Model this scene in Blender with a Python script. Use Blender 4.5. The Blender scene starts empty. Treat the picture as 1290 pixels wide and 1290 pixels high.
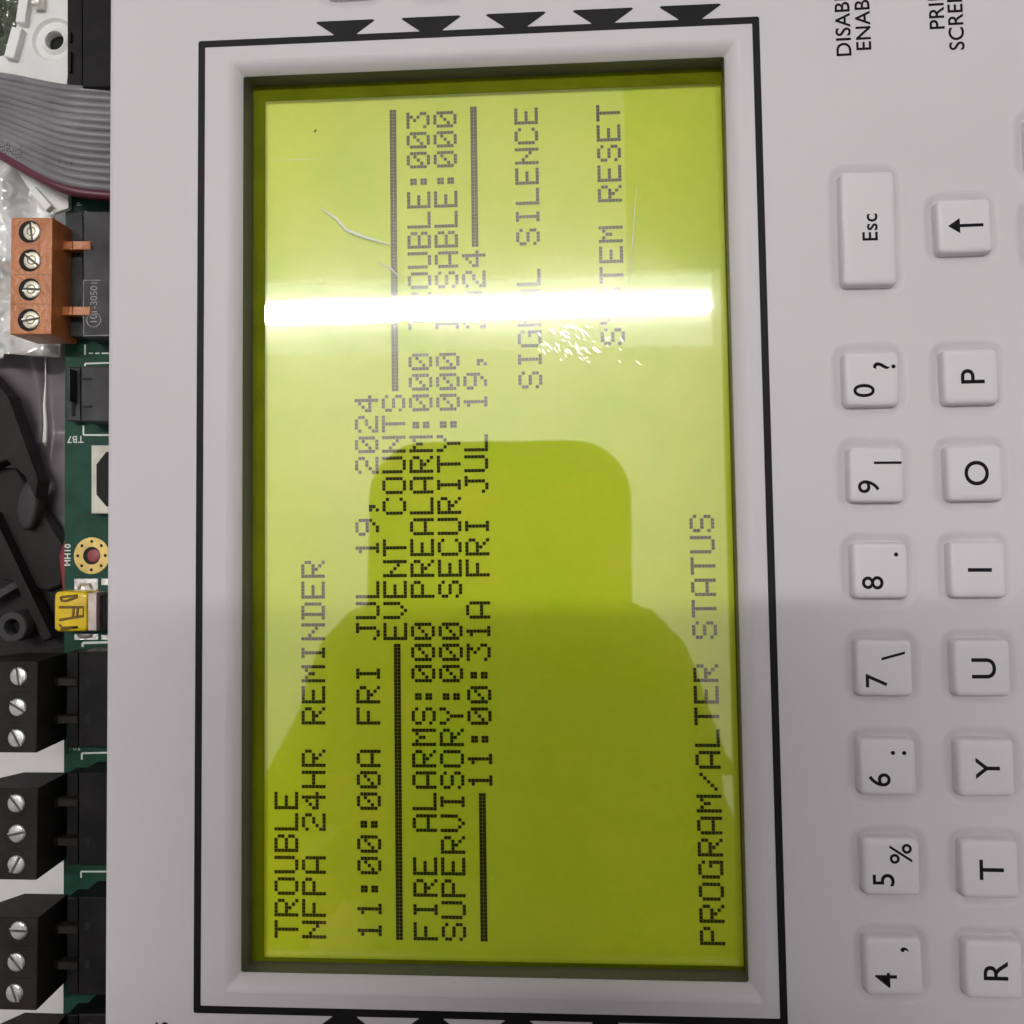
import bpy, bmesh, math, random
from mathutils import Matrix, Vector, noise

# ------------------------------------------------------------------ camera, world, light
MM = 0.001
SC = bpy.context.scene
COL = SC.collection
random.seed(4)

F_PX, PPX, PPY = 1250.0, 590.2153, 582.8642          # focal length and principal point (1290 px picture)
RV = Vector((0.0577, 0.0679, -0.0127))
CAM = Vector((8.679, -1.549, 150.487))               # millimetres above the panel face
ROT = Matrix.Rotation(RV.length, 3, RV.normalized())

cam_data = bpy.data.cameras.new('camera')
cam = bpy.data.objects.new('camera', cam_data)
COL.objects.link(cam)
cam.matrix_world = Matrix.Translation(CAM * MM) @ ROT.to_4x4()
cam_data.sensor_width = 36
cam_data.lens = 36 * F_PX / 1290
cam_data.shift_x = (645 - PPX) / 1290
cam_data.shift_y = (PPY - 645) / 1290
cam_data.clip_start = 0.002
cam_data.clip_end = 50
SC.camera = cam

world = bpy.data.worlds.new('World')
SC.world = world
world.use_nodes = True
world.node_tree.nodes['Background'].inputs[0].default_value = (1.0, 0.97, 0.985, 1)
world.node_tree.nodes['Background'].inputs[1].default_value = 0.42

SC.view_settings.view_transform = 'Standard'
SC.view_settings.look = 'None'
SC.view_settings.exposure = 0
SC.view_settings.gamma = 1


def at(px, py, z=0.0):
    """picture pixel -> point (mm) on the plane at height z"""
    d = ROT @ Vector(((px - PPX) / F_PX, -(py - PPY) / F_PX, -1.0))
    t = (z - CAM.z) / d.z
    return CAM + d * t


# ------------------------------------------------------------------ materials
def mat(name, color, rough=0.5, metal=0.0, spec=0.5, var=0.06, scale=40.0, bump=0.0, bscale=900.0,
        color2=None, emit=None, coat=0.0):
    m = bpy.data.materials.new(name)
    m.use_nodes = True
    nt = m.node_tree
    b = nt.nodes['Principled BSDF']
    b.inputs['Roughness'].default_value = rough
    b.inputs['Metallic'].default_value = metal
    b.inputs['Specular IOR Level'].default_value = spec
    if coat:
        b.inputs['Coat Weight'].default_value = coat
    tc = nt.nodes.new('ShaderNodeTexCoord')
    nz = nt.nodes.new('ShaderNodeTexNoise')
    nz.inputs['Scale'].default_value = scale
    nz.inputs['Detail'].default_value = 4
    nt.links.new(tc.outputs['Object'], nz.inputs['Vector'])
    mx = nt.nodes.new('ShaderNodeMix')
    mx.data_type = 'RGBA'
    c2 = color2 if color2 else tuple(c * (1 - 2 * var) for c in color)
    c1 = color if color2 else tuple(min(1, c * (1 + var)) for c in color)
    mx.inputs['A'].default_value = (*c1, 1)
    mx.inputs['B'].default_value = (*c2, 1)
    mr = nt.nodes.new('ShaderNodeMapRange')
    mr.inputs['From Min'].default_value = 0.3
    mr.inputs['From Max'].default_value = 0.7
    nt.links.new(nz.outputs['Fac'], mr.inputs['Value'])
    nt.links.new(mr.outputs['Result'], mx.inputs['Factor'])
    nt.links.new(mx.outputs['Result'], b.inputs['Base Color'])
    if bump:
        n2 = nt.nodes.new('ShaderNodeTexNoise')
        n2.inputs['Scale'].default_value = bscale
        n2.inputs['Detail'].default_value = 3
        nt.links.new(tc.outputs['Object'], n2.inputs['Vector'])
        bp = nt.nodes.new('ShaderNodeBump')
        bp.inputs['Strength'].default_value = bump
        bp.inputs['Distance'].default_value = 0.0002
        nt.links.new(n2.outputs['Fac'], bp.inputs['Height'])
        nt.links.new(bp.outputs['Normal'], b.inputs['Normal'])
    if emit:
        b.inputs['Emission Color'].default_value = (*emit[:3], 1)
        b.inputs['Emission Strength'].default_value = emit[3]
    return m


M_PANEL = mat('panel_plastic', (0.62, 0.59, 0.615), rough=0.55, var=0.015, scale=30, bump=0.06, bscale=2500, spec=0.35)
M_KEY = mat('key_rubber', (0.66, 0.635, 0.655), rough=0.5, var=0.015, scale=60, bump=0.05, bscale=3000, spec=0.35)
M_PRINT = mat('black_print', (0.010, 0.009, 0.011), rough=0.7, var=0.2, scale=300, spec=0.08)
M_FRAME = mat('frame_print', (0.011, 0.010, 0.012), rough=0.5, var=0.2, scale=80, spec=0.14)
M_WALL = mat('recess_gasket', (0.10, 0.104, 0.075), rough=0.6, var=0.1)
M_PCB = mat('solder_mask', (0.019, 0.068, 0.047), rough=0.45, var=0.14, scale=250, bump=0.08, bscale=1500, spec=0.12)
M_SILK = mat('silkscreen_ink', (0.75, 0.77, 0.74), rough=0.6, var=0.05, scale=800)
M_BLACK = mat('black_nylon', (0.013, 0.012, 0.012), rough=0.42, spec=0.12, var=0.25, scale=180, bump=0.15, bscale=2500)
M_BLACK2 = mat('plug_nylon', (0.024, 0.021, 0.018), rough=0.5, spec=0.12, var=0.2, scale=160, bump=0.2, bscale=2500)
M_GREYHEAD = mat('grey_header_plastic', (0.050, 0.049, 0.051), rough=0.45, spec=0.2, var=0.25, scale=200, bump=0.1)
M_HOUSE = mat('black_moulding', (0.020, 0.016, 0.017), rough=0.4, spec=0.15, var=0.2, scale=100, bump=0.1)
M_LOBE = mat('dark_grey_moulding', (0.050, 0.047, 0.048), rough=0.5, spec=0.2, var=0.15, scale=100)
M_COPPER = mat('copper_nylon', (0.37, 0.105, 0.022), rough=0.28, var=0.2, scale=230, bump=0.4, bscale=1400, color2=(0.55, 0.20, 0.065))
M_SCREW = mat('screw_metal', (0.66, 0.66, 0.63), rough=0.34, metal=0.85, var=0.12, scale=600, bump=0.3, bscale=1800)
M_SCREWY = mat('screw_cream_metal', (0.82, 0.77, 0.62), rough=0.4, metal=0.5, var=0.1, scale=600, bump=0.3, bscale=1800)
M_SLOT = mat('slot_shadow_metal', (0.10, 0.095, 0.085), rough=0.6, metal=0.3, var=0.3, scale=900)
M_HOLE = mat('hole_shade_and_speck', (0.006, 0.006, 0.006), rough=0.8, var=0.2)  # near-black painted for the shade inside holes; also colours the dust speck
M_GOLD = mat('gold_pad', (0.72, 0.52, 0.16), rough=0.4, metal=0.25, var=0.12, scale=500, bump=0.15)
M_TIN = mat('tin_solder', (0.72, 0.70, 0.66), rough=0.3, metal=0.85, var=0.2, scale=700, bump=0.5, bscale=1500)
M_YELLOW = mat('yellow_cover', (0.80, 0.56, 0.008), rough=0.25, var=0.12, scale=220, coat=0.4, bump=0.1)
M_BROWN = mat('brown_groove', (0.16, 0.085, 0.008), rough=0.4, var=0.2, scale=500)
M_CREAM = mat('cream_metal', (0.62, 0.52, 0.46), rough=0.35, metal=0.35, var=0.1, scale=400)
M_CREAMP = mat('cream_plastic', (0.66, 0.64, 0.55), rough=0.5, var=0.12, scale=300, bump=0.2)
M_WIRE = mat('ribbon_grey', (0.20, 0.195, 0.205), rough=0.4, var=0.14, scale=120, spec=0.5)
M_WIRER = mat('ribbon_red', (0.11, 0.018, 0.042), rough=0.42, var=0.15, scale=120)
M_RED = mat('red_insulation', (0.32, 0.05, 0.06), rough=0.45, var=0.15, scale=120)
M_WHITE = mat('white_metal_paint', (0.80, 0.80, 0.77), rough=0.38, var=0.06, scale=90, bump=0.15, bscale=600)
M_BACK = mat('cabinet_paint', (0.66, 0.64, 0.65), rough=0.5, var=0.04, scale=40, bump=0.05)
M_SHEET = mat('grey_film', (0.24, 0.215, 0.23), rough=0.28, spec=0.35, var=0.12, scale=60, bump=0.2, bscale=160)
M_BAG = mat('clear_film', (0.90, 0.92, 0.89), rough=0.16, var=0.12, scale=60, metal=0.45)

M_BAG2 = mat('dark_clear_film', (0.16, 0.18, 0.13), rough=0.12, var=0.3, scale=120, metal=0.35, spec=0.8)


def lcd_material():
    m = bpy.data.materials.new('lcd_backlight')
    m.use_nodes = True
    nt = m.node_tree
    b = nt.nodes['Principled BSDF']
    b.inputs['Base Color'].default_value = (0.66, 0.74, 0.08, 1)
    b.inputs['Roughness'].default_value = 0.5
    b.inputs['Specular IOR Level'].default_value = 0
    tc = nt.nodes.new('ShaderNodeTexCoord')
    nz = nt.nodes.new('ShaderNodeTexNoise')
    nz.inputs['Scale'].default_value = 38
    nz.inputs['Detail'].default_value = 3
    nt.links.new(tc.outputs['Object'], nz.inputs['Vector'])
    cr = nt.nodes.new('ShaderNodeValToRGB')
    cr.color_ramp.elements[0].position = 0.32
    cr.color_ramp.elements[0].color = (0.045, 0.063, 0.0, 1)
    cr.color_ramp.elements[1].position = 0.68
    cr.color_ramp.elements[1].color = (0.07, 0.066, 0.0, 1)
    nt.links.new(nz.outputs['Fac'], cr.inputs['Fac'])
    # the light guide is brightest along its lamp edge on the left
    sep = nt.nodes.new('ShaderNodeSeparateXYZ')
    nt.links.new(tc.outputs['Object'], sep.inputs['Vector'])
    mr = nt.nodes.new('ShaderNodeMapRange')
    mr.interpolation_type = 'SMOOTHSTEP'
    mr.inputs['From Min'].default_value = -0.037
    mr.inputs['From Max'].default_value = -0.020
    mr.inputs['To Min'].default_value = 2.1
    mr.inputs['To Max'].default_value = 0.95
    nt.links.new(sep.outputs['X'], mr.inputs['Value'])
    n3 = nt.nodes.new('ShaderNodeTexNoise')
    n3.inputs['Scale'].default_value = 55
    n3.inputs['Detail'].default_value = 9
    n3.inputs['Roughness'].default_value = 0.78
    nt.links.new(tc.outputs['Object'], n3.inputs['Vector'])
    c3 = nt.nodes.new('ShaderNodeValToRGB')
    c3.color_ramp.elements[0].position = 0.35
    c3.color_ramp.elements[0].color = (0.55, 0.73, 0.03, 1)
    c3.color_ramp.elements[1].position = 0.65
    c3.color_ramp.elements[1].color = (0.71, 0.76, 0.045, 1)
    nt.links.new(n3.outputs['Fac'], c3.inputs['Fac'])
    nt.links.new(c3.outputs['Color'], b.inputs['Base Color'])
    nt.links.new(cr.outputs['Color'], b.inputs['Emission Color'])
    nt.links.new(mr.outputs['Result'], b.inputs['Emission Strength'])
    return m


def window_material():
    m = bpy.data.materials.new('window_plastic')
    m.use_nodes = True
    nt = m.node_tree
    nt.nodes.remove(nt.nodes['Principled BSDF'])
    out = nt.nodes['Material Output']
    tr = nt.nodes.new('ShaderNodeBsdfTransparent')
    gl = nt.nodes.new('ShaderNodeBsdfGlossy')
    gl.inputs['Color'].default_value = (1.0, 0.98, 0.86, 1)
    gl.inputs['Roughness'].default_value = 0.026
    mx = nt.nodes.new('ShaderNodeMixShader')
    mx.inputs['Fac'].default_value = 0.13
    tc = nt.nodes.new('ShaderNodeTexCoord')
    n1 = nt.nodes.new('ShaderNodeTexNoise')
    n1.inputs['Scale'].default_value = 900
    n1.inputs['Detail'].default_value = 2
    n2 = nt.nodes.new('ShaderNodeTexNoise')
    n2.inputs['Scale'].default_value = 60
    n2.inputs['Detail'].default_value = 2
    for n in (n1, n2):
        nt.links.new(tc.outputs['Object'], n.inputs['Vector'])
    b1 = nt.nodes.new('ShaderNodeBump')
    b1.inputs['Strength'].default_value = 0.006
    b1.inputs['Distance'].default_value = 0.0002
    nt.links.new(n1.outputs['Fac'], b1.inputs['Height'])
    b2 = nt.nodes.new('ShaderNodeBump')
    b2.inputs['Strength'].default_value = 0.018
    b2.inputs['Distance'].default_value = 0.0004
    nt.links.new(n2.outputs['Fac'], b2.inputs['Height'])
    nt.links.new(b1.outputs['Normal'], b2.inputs['Normal'])
    nt.links.new(b2.outputs['Normal'], gl.inputs['Normal'])
    nt.links.new(tr.outputs[0], mx.inputs[1])
    nt.links.new(gl.outputs[0], mx.inputs[2])
    hz = nt.nodes.new('ShaderNodeBsdfGlossy')
    hz.inputs['Color'].default_value = (1, 1, 0.96, 1)
    hz.inputs['Roughness'].default_value = 0.13
    n4 = nt.nodes.new('ShaderNodeTexNoise')
    n4.inputs['Scale'].default_value = 28
    n4.inputs['Detail'].default_value = 6
    n4.inputs['Roughness'].default_value = 0.7
    nt.links.new(tc.outputs['Object'], n4.inputs['Vector'])
    m4 = nt.nodes.new('ShaderNodeMapRange')
    m4.inputs['From Min'].default_value = 0.35
    m4.inputs['From Max'].default_value = 0.7
    m4.inputs['To Min'].default_value = 0.002
    m4.inputs['To Max'].default_value = 0.014
    nt.links.new(n4.outputs['Fac'], m4.inputs['Value'])
    m5 = nt.nodes.new('ShaderNodeMixShader')
    nt.links.new(m4.outputs['Result'], m5.inputs['Fac'])
    nt.links.new(mx.outputs[0], m5.inputs[1])
    nt.links.new(hz.outputs[0], m5.inputs[2])
    nt.links.new(m5.outputs[0], out.inputs['Surface'])
    return m


def segment_material():
    m = bpy.data.materials.new('lcd_segment')
    m.use_nodes = True
    nt = m.node_tree
    nt.nodes.remove(nt.nodes['Principled BSDF'])
    tr = nt.nodes.new('ShaderNodeBsdfTransparent')
    tr.inputs['Color'].default_value = (0.11, 0.10, 0.035, 1)
    nt.links.new(tr.outputs[0], nt.nodes['Material Output'].inputs['Surface'])
    return m


M_LCD, M_WINDOW, M_SEG = lcd_material(), window_material(), segment_material()


# ------------------------------------------------------------------ mesh helpers (millimetres)
class MB:
    def __init__(self):
        self.v, self.f = [], []

    def add(self, vs, fs):
        o = len(self.v)
        self.v += [Vector(p) for p in vs]
        self.f += [tuple(i + o for i in f) for f in fs]
        return self

    def loops(self, rings, cap_first=False, cap_last=False, closed=True):
        n = len(rings[0])
        vs = [p for r in rings for p in r]
        fs = []
        for k in range(len(rings) - 1):
            for i in range(n if closed else n - 1):
                j = (i + 1) % n
                fs.append((k * n + i, k * n + j, (k + 1) * n + j, (k + 1) * n + i))
        if cap_first:
            fs.append(tuple(reversed(range(n))))
        if cap_last:
            fs.append(tuple((len(rings) - 1) * n + i for i in range(n)))
        return self.add(vs, fs)

    def prism(self, top, depth, bev=0.0):
        """polygon of 3-D points (counter-clockwise from above) pushed straight down by depth"""
        top = [Vector(p) for p in top]
        if bev > 0:
            c = sum(top, Vector()) / len(top)
            def inset(p, a):
                d = p - c
                d.z = 0
                L = max(d.length, 1e-6)
                return p - d * (a / L)
            rings = [[p - Vector((0, 0, depth)) for p in top], [p - Vector((0, 0, bev)) for p in top],
                     [inset(p, bev * 0.35) - Vector((0, 0, bev * 0.3)) for p in top], [inset(p, bev * 1.1) for p in top]]
            return self.loops(rings, True, True)
        return self.loops([[p - Vector((0, 0, depth)) for p in top], top], True, True)

    def box(self, x0, x1, y0, y1, z0, z1, bev=0.0):
        return self.prism([(x0, y0, z1), (x1, y0, z1), (x1, y1, z1), (x0, y1, z1)], z1 - z0, bev)

    def pbox(self, px0, px1, py0, py1, ztop, zbot, bev=0.0):
        """box whose top face fills the given picture rectangle at height ztop"""
        return self.prism([at(px0, py1, ztop), at(px1, py1, ztop), at(px1, py0, ztop), at(px0, py0, ztop)], ztop - zbot, bev)

    def lathe(self, c, prof, n=24, cap_first=False, cap_last=False):
        c = Vector(c)
        rings = [[c + Vector((r * math.cos(2 * math.pi * i / n), r * math.sin(2 * math.pi * i / n), z)) for i in range(n)]
                 for r, z in prof]
        return self.loops(rings, cap_first, cap_last)

    def tube(self, pts, r, n=10, cap=True):
        pts = [Vector(p) for p in pts]
        rings = []
        for i, p in enumerate(pts):
            t = (pts[min(i + 1, len(pts) - 1)] - pts[max(i - 1, 0)]).normalized()
            up = Vector((0, 0, 1)) if abs(t.z) < 0.9 else Vector((1, 0, 0))
            a = t.cross(up).normalized()
            b = a.cross(t).normalized()
            rr = r[i] if isinstance(r, (list, tuple)) else r
            rings.append([p + a * rr * math.cos(2 * math.pi * k / n) + b * rr * math.sin(2 * math.pi * k / n) for k in range(n)])
        return self.loops(rings, cap, cap)

    def bar(self, p, q, w, h):
        """flat-topped bar from p to q (top centre line), width w, depth h"""
        p, q = Vector(p), Vector(q)
        d = (q - p)
        s = Vector((-d.y, d.x, 0)).normalized() * w / 2
        return self.prism([p - s, q - s, q + s, p + s], h, min(w, h) * 0.15)

    def build(self, name, m, parent=None, smooth=False, angle=35):
        off = Vector()
        o_ = parent
        while o_ is not None:
            off += o_.location
            o_ = o_.parent
        me = bpy.data.meshes.new(name)
        me.from_pydata([tuple(p * MM - off) for p in self.v], [], self.f)
        bm = bmesh.new()
        bm.from_mesh(me)
        bmesh.ops.recalc_face_normals(bm, faces=bm.faces)
        if smooth:
            for f in bm.faces:
                f.smooth = True
            for e in bm.edges:
                if len(e.link_faces) == 2 and e.calc_face_angle(0) > math.radians(angle):
                    e.smooth = False
        bm.to_mesh(me)
        bm.free()
        me.materials.append(m)
        o = bpy.data.objects.new(name, me)
        COL.objects.link(o)
        o.parent = parent
        return o


def tag(o, label=None, cat=None, group=None, kind=None):
    if label: o['label'] = label
    if cat: o['category'] = cat
    if group: o['group'] = group
    if kind: o['kind'] = kind
    return o


def thing(name, label, cat, loc_mm, group=None):
    o = bpy.data.objects.new(name, None)
    o.empty_display_size = 0.005
    COL.objects.link(o)
    o.location = Vector(loc_mm) * MM
    return tag(o, label, cat, group)


def rrect(x0, x1, y0, y1, r, z, n=5):
    pts = []
    for cx, cy, a0 in ((x1 - r, y0 + r, -90), (x1 - r, y1 - r, 0), (x0 + r, y1 - r, 90), (x0 + r, y0 + r, 180)):
        for k in range(n + 1):
            a = math.radians(a0 + 90 * k / n)
            pts.append(Vector((cx + r * math.cos(a), cy + r * math.sin(a), z)))
    return pts


_fonts = {}
def text_shape(s, cap, bold=0.012, space=1.0):
    """flat lettering as (verts, faces): baseline at y=0, left at x=0, capital height = cap (mm)"""
    key = (s, bold, space)
    if key not in _fonts:
        cu = bpy.data.curves.new('t', 'FONT')
        cu.body = s
        cu.fill_mode = 'FRONT'
        cu.offset = bold
        cu.space_character = space
        cu.resolution_u = 6
        ob = bpy.data.objects.new('t', cu)
        COL.objects.link(ob)
        dg = bpy.context.evaluated_depsgraph_get()
        me = bpy.data.meshes.new_from_object(ob.evaluated_get(dg))
        vs = [Vector(v.co) for v in me.vertices]
        fs = [tuple(p.vertices) for p in me.polygons]
        bpy.data.objects.remove(ob)
        bpy.data.meshes.remove(me)
        bpy.data.curves.remove(cu)
        _fonts[key] = (vs, fs)
    vs, fs = _fonts[key]
    k = cap / CAPH
    x0 = min(v.x for v in vs)
    return [Vector(((v.x - x0) * k, v.y * k, 0)) for v in vs], fs

CAPH = 1.0
_v, _ = text_shape('H', 1.0, 0.0)
CAPH = max(v.y for v in _v)


def put_text(mb, s, x, y, z, cap, ang=90, bold=0.012, space=1.0, centre=False):
    vs, fs = text_shape(s, cap, bold, space)
    if centre:
        w = max(v.x for v in vs)
        lo, hi = min(v.y for v in vs), max(v.y for v in vs)
        vs = [v - Vector((w / 2, (lo + hi) / 2, 0)) for v in vs]
    a = math.radians(ang)
    ca, sa = math.cos(a), math.sin(a)
    mb.add([(x + v.x * ca - v.y * sa, y + v.x * sa + v.y * ca, z) for v in vs], fs)


# ------------------------------------------------------------------ setting: cabinet back and ceiling
back = MB().box(-150, 130, -170, 170, -43, -42).build('cabinet_back', M_BACK)
tag(back, kind='structure')
CEIL_Z = 2450.0
M_CEIL = mat('ceiling_paint', (0.82, 0.80, 0.78), rough=0.8, var=0.03, scale=3)
ceiling = MB().box(-1800, 1800, -1800, 650, CEIL_Z, CEIL_Z + 40).build('ceiling', M_CEIL)
tag(ceiling, kind='structure')
M_CEIL_DIM = mat('added_ceiling_beige', (0.68, 0.65, 0.60), rough=0.8, var=0.03, scale=3)
M_CEIL_DARK = mat('added_ceiling_dark', (0.28, 0.28, 0.26), rough=0.8, var=0.05, scale=3)
tag(MB().box(-1800, 258, 652, 2000, CEIL_Z + 2, CEIL_Z + 40).build('added_dim_ceiling', M_CEIL_DIM), kind='structure')  # added slab that keeps the window's upper reflection dimmer
tag(MB().box(260, 1800, 652, 2000, CEIL_Z + 2, CEIL_Z + 40).build('added_dark_ceiling', M_CEIL_DARK), kind='structure')  # solid darker slab, added to darken the upper right of the reflection

# ------------------------------------------------------------------ fluorescent light
M_TUBE = mat('lit_diffuser', (0.9, 0.9, 0.9), rough=0.4, emit=(1.0, 0.985, 0.96, 135.0))
M_UP = mat('added_uplight_glow', (0.9, 0.9, 0.9), rough=0.4, emit=(1.0, 0.985, 0.96, 48.0))
M_WING = mat('wing_diffuser', (0.8, 0.8, 0.8), rough=0.5, emit=(0.95, 0.985, 1.0, 0.8))
M_FIX = mat('fixture_enamel', (0.82, 0.82, 0.80), rough=0.4, var=0.02)
LX0, LX1, LY = -850.0, 362.0, 434.0
LZ = 1850.0
fl = thing('fluorescent_light', 'long white ceiling light mirrored as a bright band in the display window', 'light', (LX0, LY, LZ))
MB().box(LX0 - 22, LX1 + 22, LY - 30, LY + 30, LZ + 4, LZ + 40, 3).build('housing', M_FIX, fl)
MB().box(LX0, LX1, LY - 25, LY + 25, LZ + 40.5, LZ + 43).build('added_uplight', M_UP, fl)  # glow added on top of the fixture to brighten the ceiling above
for x in (LX0 + 150, LX1 - 150):
    MB().tube([(x, LY, LZ + 43), (x, LY, CEIL_Z - .5)], 2, 8).build('suspension_wire', M_FIX, fl)
MB().box(LX0, LX1, LY - 16.5, LY + 16.5, LZ, LZ + 3.9).build('diffuser', M_TUBE, fl)
for s_ in (-1, 1):
    a_, b_ = (31, 58) if s_ == 1 else (-86, -31)
    MB().box(LX0 - 10, LX1 + 8, LY + a_, LY + b_, LZ + 2, LZ + 10, 2).build('wing', M_WING, fl)
for x in (LX0 - 12, LX1 + 12):
    MB().box(x - 10, x + 10, LY - 28, LY + 28, LZ - 6, LZ + 3.8, 2).build('end_cap', M_FIX, fl)

# ------------------------------------------------------------------ control panel
panel = thing('control_panel', 'white control panel with a green backlit text display and rows of keys', 'panel', (0, 0, 0))
PX0, PX1, PY0, PY1 = -58.1, 150.0, -150.0, 150.0
# opening: (left, right, bottom, top)
OP = (-37.1, 38.75, -69.7, 69.75)
GL = (-36.55, 39.1, -69.65, 69.75)
pm = MB()
rings = [rrect(PX0, PX1, PY0, PY1, 2.0, -8),
         rrect(PX0, PX1, PY0, PY1, 2.0, -0.9),
         rrect(PX0 + 0.12, PX1 - .12, PY0 + .12, PY1 - .12, 2.0, -0.45),
         rrect(PX0 + 0.4, PX1 - .4, PY0 + .4, PY1 - .4, 2.0, -0.12),
         rrect(PX0 + 0.9, PX1 - .9, PY0 + .9, PY1 - .9, 2.0, 0.0),
         rrect(OP[0] - 2.0, OP[1] + 2.2, OP[2] - 2.2, OP[3] + 1.9, 0.5, 0.0),
         rrect(OP[0] - 1.5, OP[1] + 1.6, OP[2] - 1.6, OP[3] + 1.4, 0.5, -0.12),
         rrect(OP[0] - 0.8, OP[1] + 0.8, OP[2] - 0.8, OP[3] + 0.75, 0.4, -0.65),
         rrect(OP[0] - 0.2, OP[1] + 0.2, OP[2] - 0.2, OP[3] + 0.2, 0.35, -1.5),
         rrect(OP[0], OP[1], OP[2], OP[3], 0.3, -1.9)]
for rg in rings[:5]:
    for v in rg:
        if v.x < 0:
            v.x -= v.y / 80 * 0.42
pm.loops(rings[:5])
pm.loops(rings[5:])
KT = 1.4                                             # height of a key top above the panel face
KW, KH, ESC_H = 7.3, 7.5, 16.6
NUM = [('0', '?', 1099, 477), ('9', '|', 1105, 598), ('8', '.', 1110, 719), ('7', '\\', 1115, 842), ('6', ':', 1119, 967), ('5', '%', 1124, 1093), ('4', ',', 1127, 1219)]
LET = [('P', 1224, 474), ('O', 1229, 596), ('I', 1233, 718), ('U', 1238, 842), ('Y', 1243, 968), ('T', 1248, 1096), ('R', 1253, 1223)]
BLANK = [(1331, 178), (1335, 292)] + [(441, -40), (549, -44), (653, -49), (760, -54), (866, -59)]
wells = [(at(x, y, KT), KH) for _, _, x, y in NUM] + [(at(x, y, KT), KH) for _, x, y in LET] + \
        [(at(x, y, KT), KH) for x, y in BLANK] + [(at(1095, 287, KT), ESC_H), (at(1216, 284, KT), KH)]
from mathutils.geometry import tessellate_polygon
def well_ring(p, h, dx, r, z):
    return rrect(p.x - KW / 2 - dx, p.x + KW / 2 + dx, p.y - h / 2 - dx, p.y + h / 2 + dx, r, z, 4)
polys = [rings[4], rings[5][::-1]] + [well_ring(p, h, 2.0, 2.9, 0)[::-1] for p, h in wells]
flat = [v for q in polys for v in q]
top_mb = MB().add(flat, [t for t in tessellate_polygon(polys)])
for p, h in wells:
    pm.loops([well_ring(p, h, *a) for a in ((2.0, 2.9, 0), (1.75, 2.6, -.04), (1.5, 2.3, -.13), (1.2, 2.0, -.29), (.9, 1.6, -.47), (.65, 1.3, -.61), (.4, 1.0, -.69), (.1, .9, -.71))], False, True)
n_soft = len(pm.f)
pm.add(top_mb.v, top_mb.f)
bpo = pm.build('front_plate', M_PANEL, panel, True, 50)
for f in bpo.data.polygons:
    if f.index >= n_soft:
        f.use_smooth = False
gm = MB()
gm.loops([rrect(OP[0] + .02, OP[1] - .02, OP[2] + .02, OP[3] - .02, 0.3, -1.8),
          rrect(GL[0] + .1, GL[1] - .05, GL[2] + .05, GL[3] - .1, 0.3, -5.6),
          rrect(GL[0] + .1, GL[1] - .05, GL[2] + .05, GL[3] - .1, 0.3, -6.6)])
gm.build('recess_gasket', M_WALL, panel, True)

# printed frame and its arrows
FR = (-43.83, 43.83, -75.0, 75.0)
TH = 1.08
fm = MB()
fm.loops([rrect(*FR, 0.35, 0.0), rrect(*FR, 0.35, 0.06),
          rrect(FR[0] + TH, FR[1] - TH, FR[2] + TH, FR[3] - TH, 0.15, 0.06),
          rrect(FR[0] + TH, FR[1] - TH, FR[2] + TH, FR[3] - TH, 0.15, 0.0)])
fm.build('printed_frame', M_FRAME, panel)
for i in range(5):
    for s in (1, -1):
        cx = at((435, 543, 650, 760, 870)[i], 35, 0).x if s == 1 else at((434, 543, 652, 763, 875)[i], 1290, 0).x
        y0 = s * 74.9
        tri = [(cx - 1.75, y0, 0.075), (cx + 1.75, y0, 0.075), (cx + 1.9, y0 + s * 0.25, .075), (cx + 4.65, y0 + s * 2.2, 0.075), (cx + 4.4, y0 + s * 2.4, .075),
               (cx - 4.4, y0 + s * 2.4, .075), (cx - 4.65, y0 + s * 2.2, 0.075), (cx - 1.9, y0 + s * 0.25, .075)]
        if s < 0:
            tri = tri[::-1]
        MB().prism(tri, 0.07).build('arrow_mark', M_FRAME, panel)

# printed captions
def caption(s, px, py, cap=2.15, bold=0.012):
    p = at(px, py, 0.03)
    mb = MB()
    put_text(mb, s, p.x, p.y, 0.03, cap, 90.5, bold, 1.03)
    mb.build('caption', M_PRINT, panel)

caption('DISABLE', 1072.5, 70)
caption('ENABLE', 1097.5, 62.5)
caption('PRINT', 1190, 36)
caption('SCREEN', 1215, 62.5)
p_s = at(211, 1308, 0.03)
caption('S', 212, 1298, 2.0)

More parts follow.
